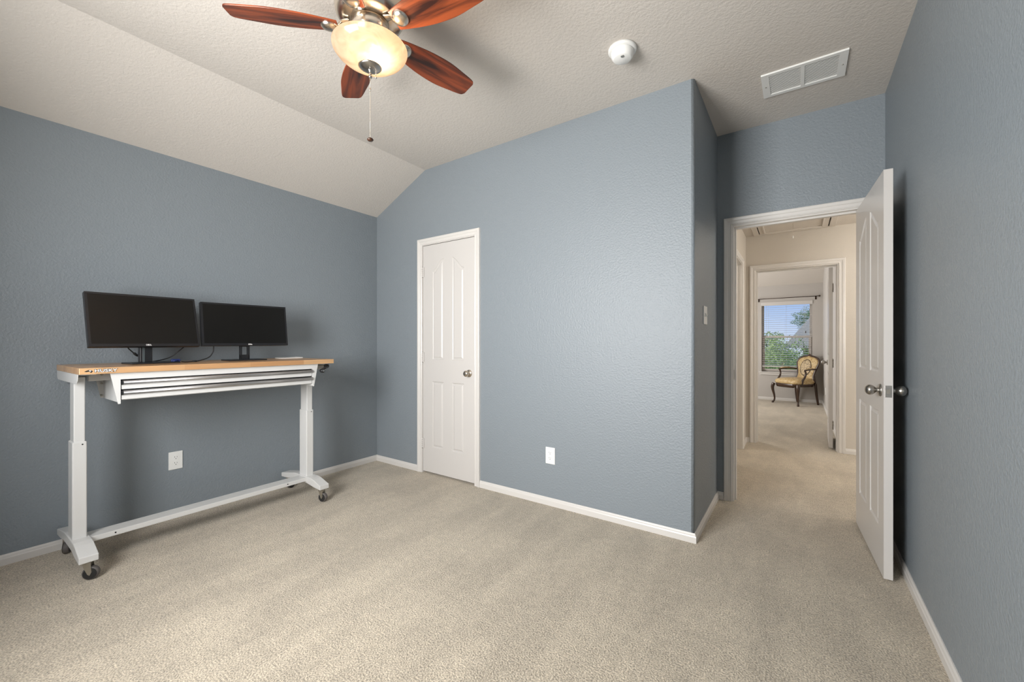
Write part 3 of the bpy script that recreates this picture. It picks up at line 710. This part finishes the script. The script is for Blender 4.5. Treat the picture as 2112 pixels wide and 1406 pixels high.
# flared front and rear wings each side
for sg, ya in ((-1, y0), (1, y1)):
    for x, w1_, w2_ in ((xf-.002, .040, .010), (xk, .040, .014)):
        pts = [(ya, zt), (ya+sg*w1_, zt), (ya+sg*w2_, .864 if x > -3 else .870), (ya, .864 if x > -3 else .870)]
        wg = MB().prism(pts, x, x+.002, 'x').build('mounting_wing', M['steel_white'], wb)
        if x < -3:
            for zz in (.885, .95): MB().lathe([(.005, 0), (.005, .006), (0, .007)], (x+.002, ya+sg*.010, zz), 'x', 10).build('screw', M['zinc'], wg)
for k, zt_ in enumerate((.9855, .9325)):
    z_ = zt_-.048
    dr = MB().box(xf-.010, xf-.004, y0+.004, y1-.004, z_+.001, zt_-.022); dr.box(-3.18, xf-.010, y0+.012, y1-.012, z_+.004, zt_-.010)
    dr = dr.build('drawer', M['steel_white'], wb)
    # rolled aluminium pull along the top of the front
    pr = [(xf-.010, zt_-.001), (xf-.002, zt_-.001)]+[(xf-.002+.012*sin(a), zt_-.013+.012*cos(a)) for a in [i/8*pi for i in range(9)]]+[(xf-.004, zt_-.023), (xf-.010, zt_-.023)]
    MB().prism(pr, y0+.010, y1-.008, 'y', smooth=True).build('drawer_pull', M['alu'], dr)
    for ya, yb in ((y0+.003, y0+.010), (y1-.008, y1-.002)): MB().prism([(a_[0], a_[1]) for a_ in pr], ya, yb, 'y').build('end_cap', M['black'] if ya < 1 else M['alu'], dr)
MB().box(-3.20, xf-.012, y0+.002, y1-.002, .930, .989).build('drawer_gap', M['dark'], wb)
# height crank
mb = MB().lathe([(.0, .0), (.013, .0), (.016, .010), (.015, .030), (.009, .036), (0, .037)], (-2.905, 1.722, 1.004), 'x', 18)
mb.tube([(-2.875, 1.722, 1.004), (-2.866, 1.700, .992), (-2.866, 1.672, .976)], [.011, .010, .009], 10)
cr_ = mb.build('crank_arm', M['black'], wb)
MB().lathe([(.0, .0), (.012, .002), (.0155, .012), (.0150, .030), (.010, .036), (0, .037)], (-2.870, 1.668, .973), 'x', 18).build('crank_knob', M['black'], cr_)
MB().lathe([(.006, 0), (.006, .001)], (-2.8335, 1.668, .973), 'x', 12).build('cap_screw', M['alu'], cr_)
MB().lathe([(.005, 0), (.005, .001)], (-2.868, 1.722, 1.004), 'x', 12).build('cap_screw', M['alu'], cr_)
MB().tube([(-2.905, 1.722, 1.004), (-3.06, 1.700, 1.004)], .006, 8).build('crank_shaft', M['zinc'], cr_)

# ------------------------------------------------------------------ monitors
def monitor(x, y, z, yaw, tilt, Wd, H, label, base, logo):
    t = thing('computer_monitor', label, 'monitor', (base[0], base[1], TZ), -yaw, 'computer monitors on the workbench')
    # screen frame: local u along +y, v up, n toward room
    O = Vector((x, y, z))-Vector((base[0], base[1], TZ)); O = Matrix.Rotation(yaw, 4, 'Z') @ O
    T = Matrix.Translation(O) @ Matrix.Rotation(-tilt, 4, 'Y')
    bz = .012; bb = .017
    sh = MB().rbox(-.030, 0, -Wd/2, Wd/2, 0, H, .003, 2, T); sh.rbox(-.052, -.028, -Wd/2+.07, Wd/2-.07, .03, H-.05, .008, 3, T)
    cs = sh.build('monitor_housing', M['black'], t, local=True)
    mb = MB()
    for a in ((-Wd/2, Wd/2, 0, bb), (-Wd/2, Wd/2, H-bz, H), (-Wd/2, -Wd/2+bz, bb, H-bz), (Wd/2-bz, Wd/2, bb, H-bz)): mb.box(-.001, .0022, a[0]+.0005, a[1]-.0005, a[2]+.0005, a[3]-.0005, T)
    mb.build('bezel', M['bezel'], t, local=True)
    MB().box(-.001, .0006, -Wd/2+bz-.001, Wd/2-bz+.001, bb-.001, H-bz+.001, T).build('screen', M['screen'], t, local=True)
    Tx = T @ Matrix.Translation((.0026, logo, bb/2)) @ Matrix(((0, 0, 1, 0), (1, 0, 0, 0), (0, 1, 0, 0), (0, 0, 0, 1)))
    text_mb('DELL', .0115, Tx, .0003, .0003).build('logo_lettering', M['white_ink'], t, local=True)
    return t, T, O
# left, larger
t, T, O = monitor(-3.122, .760, 1.157, -.058, .28, .51, .316, 'larger black monitor on the left of the workbench, tilted back', (-3.185, .785), -.003)
MB().rbox(-.085, .085, -.115, .115, 0, .008, .003).build('stand_base', M['black'], t, local=True)
MB().rbox(-.022, .012, -.058, .002, .006, .20, .005).build('stand_neck', M['black'], t, local=True)
MB().rbox(-.002, .0128, -.046, -.034, .008, .175, .002).build('neck_inlay', mat('neck_grey', (.06, .075, .08), .4), t, local=True)
MB().rbox(-.045, -.005, -.05, .05, .17, .27, .006, 2, Matrix.Translation((0, 0, 0)) @ Matrix.Rotation(-.28, 4, 'Y')).build('stand_mount', M['black'], t, local=True)
# right, slightly smaller
t, T, O = monitor(-3.127, 1.290, 1.158, .033, .144, .53, .289, 'smaller black monitor on the right of the workbench', (-3.175, 1.285), .012)
MB().rbox(-.080, .080, -.115, .115, 0, .008, .002).build('stand_base', M['black'], t, local=True)
mb = MB(); mb.rbox(-.012, .010, -.030, -.017, .006, .17, .002); mb.rbox(-.012, .010, .017, .030, .006, .17, .002); mb.rbox(-.012, .010, -.030, .030, .006, .040, .002); mb.rbox(-.012, .010, -.030, .030, .095, .17, .002)
mb.build('stand_neck', M['black'], t, local=True)
MB().rbox(-.035, -.002, -.05, .05, .14, .24, .006, 2, Matrix.Rotation(-.144, 4, 'Y')).build('stand_mount', M['black'], t, local=True)

# ------------------------------------------------------------------ cables and note pad on the bench
zc = TZ+.0035
mb = MB().tube(spline([(-3.205, .680, 1.185), (-3.205, .681, 1.155), (-3.215, .700, 1.130), (-3.24, .735, 1.098), (-3.285, .77, zc+.014), (-3.315, .76, zc)], 8), .003, 8)
k = tag(mb.build('monitor_cable', M['blackm']), 'black cable with ferrite bead hanging left of the larger monitor stand', 'cable')
p0, p1 = Vector((-3.222, .712, 1.118)), Vector((-3.236, .733, 1.100)); MB().tube([p0, p0.lerp(p1, .1), p0.lerp(p1, .9), p1], [.004, .0068, .0068, .004], 10).build('ferrite_bead', M['blackm'], k)
mb = MB().tube(spline([(-3.21, .965, 1.185), (-3.21, .953, 1.155), (-3.20, .915, 1.120), (-3.225, .885, 1.088), (-3.285, .85, zc+.010), (-3.315, .80, zc)], 8), .0032, 8)
tag(mb.build('monitor_cable', M['blackm']), 'black cable sloping from the larger monitor down behind its stand', 'cable')
mb = MB().tube(spline([(-3.20, 1.108, 1.175), (-3.20, 1.109, 1.150), (-3.20, 1.105, 1.115), (-3.195, 1.080, 1.082), (-3.18, 1.03, zc+.006), (-3.16, .985, zc), (-3.13, .935, zc), (-3.12, .912, zc+.003)], 8), .0035, 8)
k = tag(mb.build('monitor_cable', M['blackm']), 'black cable with blue plug curving down under the smaller monitor onto the bench', 'cable')
MB().tube([(-3.168, 1.005, zc+.001), (-3.167, 1.002, zc+.001), (-3.160, .982, zc+.001), (-3.159, .979, zc+.001)], [.004, .007, .007, .004], 10).build('ferrite_bead', M['blackm'], k)
mb = MB().rbox(-3.128, -3.112, .860, .905, TZ+.008, TZ+.024, .003); mb.tube([(-3.110, .866, TZ+.012), (-3.110, .892, TZ+.014)], .0035, 8); mb.tube([(-3.130, .866, TZ+.020), (-3.130, .892, TZ+.020)], .0035, 8)
mb.build('plug', M['bluep'], k)
npd = thing('note_pad', 'small white note pad lying near the right end of the workbench', 'note pad', (-3.30, 1.655, TZ))
MB().rbox(-3.355, -3.245, 1.575, 1.735, TZ, TZ+.005, .001).build('pages', M['paper'], npd)
V = []; F = []
for i in range(9):
    y = 1.573+.164*i/8; z = TZ+.0055+.0022*abs(i/4-1)**2
    for x in (-3.356, -3.244): V += [(x, y, z), (x, y, z+.0006)]
for i in range(8):
    a = 4*i; F += [(a, a+4, a+6, a+2), (a+1, a+3, a+7, a+5), (a, a+1, a+5, a+4), (a+2, a+6, a+7, a+3)]
F += [(0, 2, 3, 1), (32, 33, 35, 34)]
MB().add(V, F).build('cover_sheet', M['paper'], npd)

# ------------------------------------------------------------------ armchair in the far room (local: front = +x, seat width along y)
ac = thing('armchair', 'antique carved dark wood armchair with gold upholstery in front of the far window', 'armchair', (-.03, 9.53, 0), R(228))
SW, SD = .27, .235   # half width at the front, half depth
def leg_cab(x, y, sx, sy):
    d = Vector((sx, sy, 0)).normalized()
    P = [(0, .385), (.012, .36), (.024, .31), (.016, .24), (-.002, .16), (-.010, .09), (-.002, .045), (.016, .022), (.022, .008)]
    rr_ = [.030, .031, .029, .023, .018, .015, .0155, .021, .020]
    pts = [Vector((x, y, 0))+d*a+Vector((0, 0, z)) for a, z in P]
    sp_ = spline(pts, 3); n = len(sp_); rad = [rr_[min(8, int(i/3))]*(1-(i % 3)/3)+rr_[min(8, int(i/3)+1)]*((i % 3)/3) for i in range(n)]
    mb = MB().tube(sp_+[sp_[-1]-Vector((0, 0, .008))], rad+[rad[-1]*.9], 12)
    return mb
leg_cab(SD, -SW+.01, 1, -1).build('leg', M['frame'], ac, local=True)
leg_cab(SD, SW-.01, 1, 1).build('leg', M['frame'], ac, local=True)
for sy in (-1, 1):
    MB().tube(spline([(-SD+.01, sy*.205, .40), (-SD, sy*.208, .28), (-SD-.018, sy*.212, .14), (-SD-.045, sy*.216, .0)], 4), [.026-.008*i/12 for i in range(13)], 10).build('leg', M['frame'], ac, local=True)
# seat rail: serpentine apron
out = []
N = 48
def seat_outline(q, grow=0):
    """q 0..1 around: superellipse trapezoid"""
    a = 2*pi*q; ca, sa = cos(a), sin(a)
    x = (abs(ca)**.45)*(1 if ca >= 0 else -1)*(SD+.012+grow); w = .245+.035*(x/SD)
    y = (abs(sa)**.45)*(1 if sa >= 0 else -1)*(w+grow)
    if ca > 0: x += .018*(1-(y/(w+.001))**2)
    return x, y
V = []; F = []
for q in range(N):
    x, y = seat_outline(q/N); a = 2*pi*q/N
    dip = .020*(.5+.5*cos(4*a))     # deeper at the corners, arched between
    mid = .016*(1 if abs(cos(a)) > .9 else 0)
    for (k, z) in ((1, .415), (1, .35-mid*1.2-dip*.2), (.88, .35-mid*1.2), (.88, .415)): V.append((x*k, y*k, z))
for q in range(N):
    a, b_ = 4*q, 4*((q+1) % N)
    for j in range(4): F.append((a+j, a+(j+1) % 4, b_+(j+1) % 4, b_+j))
MB().add(V, F, True).build('seat_rail', M['frame'], ac, local=True)
# seat cushion domed
V = []; F = []; rings = [(.90, .385), (1.0, .400), (1.03, .425), (1.0, .455), (.90, .478), (.70, .494), (.40, .503), (.1, .506)]
for k, z in rings:
    for q in range(N): x, y = seat_outline(q/N, .004); V.append((x*k, y*k, z))
for r_ in range(len(rings)-1):
    for q in range(N): F.append((r_*N+q, r_*N+(q+1) % N, (r_+1)*N+(q+1) % N, (r_+1)*N+q))
F.append(tuple(range(N))[::-1]); F.append(tuple((len(rings)-1)*N+q for q in range(N)))
MB().add(V, F, True).build('seat_cushion', M['gold'], ac, local=True)
# back: shield outline in (y, z), leaning back
BT = Matrix.Translation((-SD+.015, 0, .50)) @ Matrix.Rotation(R(-14), 4, 'Y')
half = [(0, -.045), (.10, -.050), (.165, -.045), (.175, -.02), (.165, .04), (.175, .12), (.205, .22), (.222, .29), (.215, .335), (.185, .375), (.14, .40), (.09, .415), (.05, .420), (.02, .432), (0, .440)]
full = [Vector((0, y, z)) for y, z in half]+[Vector((0, -y, z)) for y, z in half[-2:0:-1]]
n = len(full); loop = spline([full[i % n] for i in range(-1, n+2)], 4)[4:-4]
mb = MB().tube([p for p in loop], [(.017, .019)]*len(loop), 10, T=BT, cap=False); mb.build('back_frame', M['frame'], ac, local=True)
mb = MB()
for y, z, r_ in ((0, .452, .020), (-.03, .440, .014), (.03, .440, .014), (-.06, .430, .010), (.06, .430, .010)):
    mb.lathe([(0, -r_), (r_*.8, -r_*.5), (r_, 0), (r_*.8, r_*.5), (0, r_)], (0, y, z), 'z', 10, T=BT)
mb.build('carved_crest', M['frame'], ac, local=True)
def disc_pad(outline, cx_, cz, thick, bulge, T, ks=(1, .85, .6, .3), back=True):
    V = []; F = []; m = len(outline)
    for k in ks:
        for p in outline: V.append(T @ Vector((thick+bulge*(1-k*k), cx_+(p[0]-cx_)*k, cz+(p[1]-cz)*k)))
    base = len(V)
    for p in outline: V.append(T @ Vector((-.008, p[0], p[1])))
    for r_ in range(len(ks)-1):
        for q in range(m): F.append((r_*m+q, r_*m+(q+1) % m, (r_+1)*m+(q+1) % m, (r_+1)*m+q))
    F.append(tuple((len(ks)-1)*m+q for q in range(m))); F.append(tuple(base+q for q in range(m))[::-1])
    for q in range(m): F.append((base+q, base+(q+1) % m, (q+1) % m, q))
    return MB().add(V, F, True)
ol = [(p.y*.96, .19+(p.z-.19)*.96) for p in loop]
bu = disc_pad(ol, 0, .19, .008, .030, BT).build('back_upholstery', M['gold'], ac, local=True)
ov = [(.105*cos(a), .19+.155*sin(a)) for a in [2*pi*i/32 for i in range(32)]]
disc_pad(ov, 0, .19, .035, .006, BT).build('medallion', M['medal'], bu, local=True)
MB().tube([Vector((.034, .107*cos(a), .19+.157*sin(a))) for a in [2*pi*i/32 for i in range(33)]], .0045, 8, T=BT).build('medallion_border', M['frame'], bu, local=True)
# uprights joining back to seat
for sy in (-1, 1): MB().tube([(-SD+.01, sy*.195, .39), (-SD+.005, sy*.185, .47), (-SD-.005, sy*.165, .53)], .020, 10).build('back_post', M['frame'], ac, local=True)
for sy in (-1, 1):
    ap = spline([(-SD-.035, sy*.19, .66), (-.13, sy*.232, .672), (.0, sy*.262, .668), (.085, sy*.272, .655), (.100, sy*.272, .640)], 4)
    arm = MB().tube(ap, [(.012, .016)]*len(ap), 10)
    arm.tube(spline([(.088, sy*.272, .648), (.070, sy*.270, .60), (.085, sy*.265, .53), (.130, sy*.262, .47), (.150, sy*.262, .40)], 4), [.014+.006*i/16 for i in range(17)], 10)
    am = arm.build('armrest', M['frame'], ac, local=True)
    pp = [p+Vector((0, 0, .016)) for p in ap[4:12]]
    MB().tube(pp, [.006]+[(.017, .012)]*6+[.006], 10).build('arm_pad', M['gold'], am, local=True)

# ------------------------------------------------------------------ outside the far window
struct(MB().box(-80, 80, 10.6, 120, -3.2, -3.0).build('ground_outside', M['lawn']))
def tree(x, y, z, r, h, m, label, seed):
    rnd = random.Random(seed)
    t = thing('tree', label, 'tree', (x, y, z), 0, 'trees outside the far window')
    MB().tube([(x, y, z), (x+.1, y, z+h*.5), (x, y+.1, z+h*.8)], [r*.10, r*.07, r*.04], 8).build('trunk', M['bark'], t)
    V = []; F = []
    for i in range(9000):
        # clusters of leaves in an irregular crown
        a = rnd.uniform(0, 2*pi); b_ = rnd.uniform(-1, 1); rr2 = r*(.55+.45*rnd.random()**.4)*(1+.22*sin(3*a+seed)+.18*sin(5*b_*2+seed*2))
        c_ = Vector((x+rr2*cos(a)*math.sqrt(1-b_*b_), y+rr2*sin(a)*math.sqrt(1-b_*b_), z+h*.72+rr2*b_*.85))
        s_ = r*.030*rnd.uniform(.6, 1.3); u = Vector((rnd.gauss(0, 1), rnd.gauss(0, 1), rnd.gauss(0, 1))).normalized(); w = u.orthogonal().normalized(); v2 = u.cross(w)
        k = len(V); V += [c_-w*s_, c_+v2*s_*.6, c_+w*s_, c_-v2*s_*.6]; F.append((k, k+1, k+2, k+3))
    MB().add(V, F).build('foliage', m, t)
tree(-2.3, 22.5, -3, 1.6, 4.8, M['leaf'], 'bright green leafy tree at the left of the far window view', 1)
tree(-.45, 18.6, -3, 1.2, 4.3, M['leaf'], 'green leafy bush low in the centre of the far window view', 2)
tree(-1.6, 27.5, -3, 1.3, 4.6, M['leaf2'], 'darker green tree behind the bright bush in the middle of the far window view', 3)
tree(2.2, 21.5, -3, 1.5, 4.3, M['leaf'], 'green bush low at the right of the far window view', 4)
tree(.85, 40, -3, 1.0, 8.3, M['leaf2'], 'dark tree top rising behind the neighbouring roof', 5)
hs = thing('neighbour_house', 'house with a pale shingle roof seen through the far window', 'house', (3.2, 31, -3))
MB().box(.3, 8.4, 28.4, 34, -3, 1.0).build('house_wall', M['brick'], hs)
MB().prism([(-.7, .85), (1.15, 3.35), (5.4, 3.35), (9.0, .95)], 27.6, 34.4, 'y').build('house_roof', M['shingle'], hs)
mb = MB().box(.62, .92, 27.5, 27.62, 2.02, 2.10); mb.build('roof_vent', M['black'], hs)
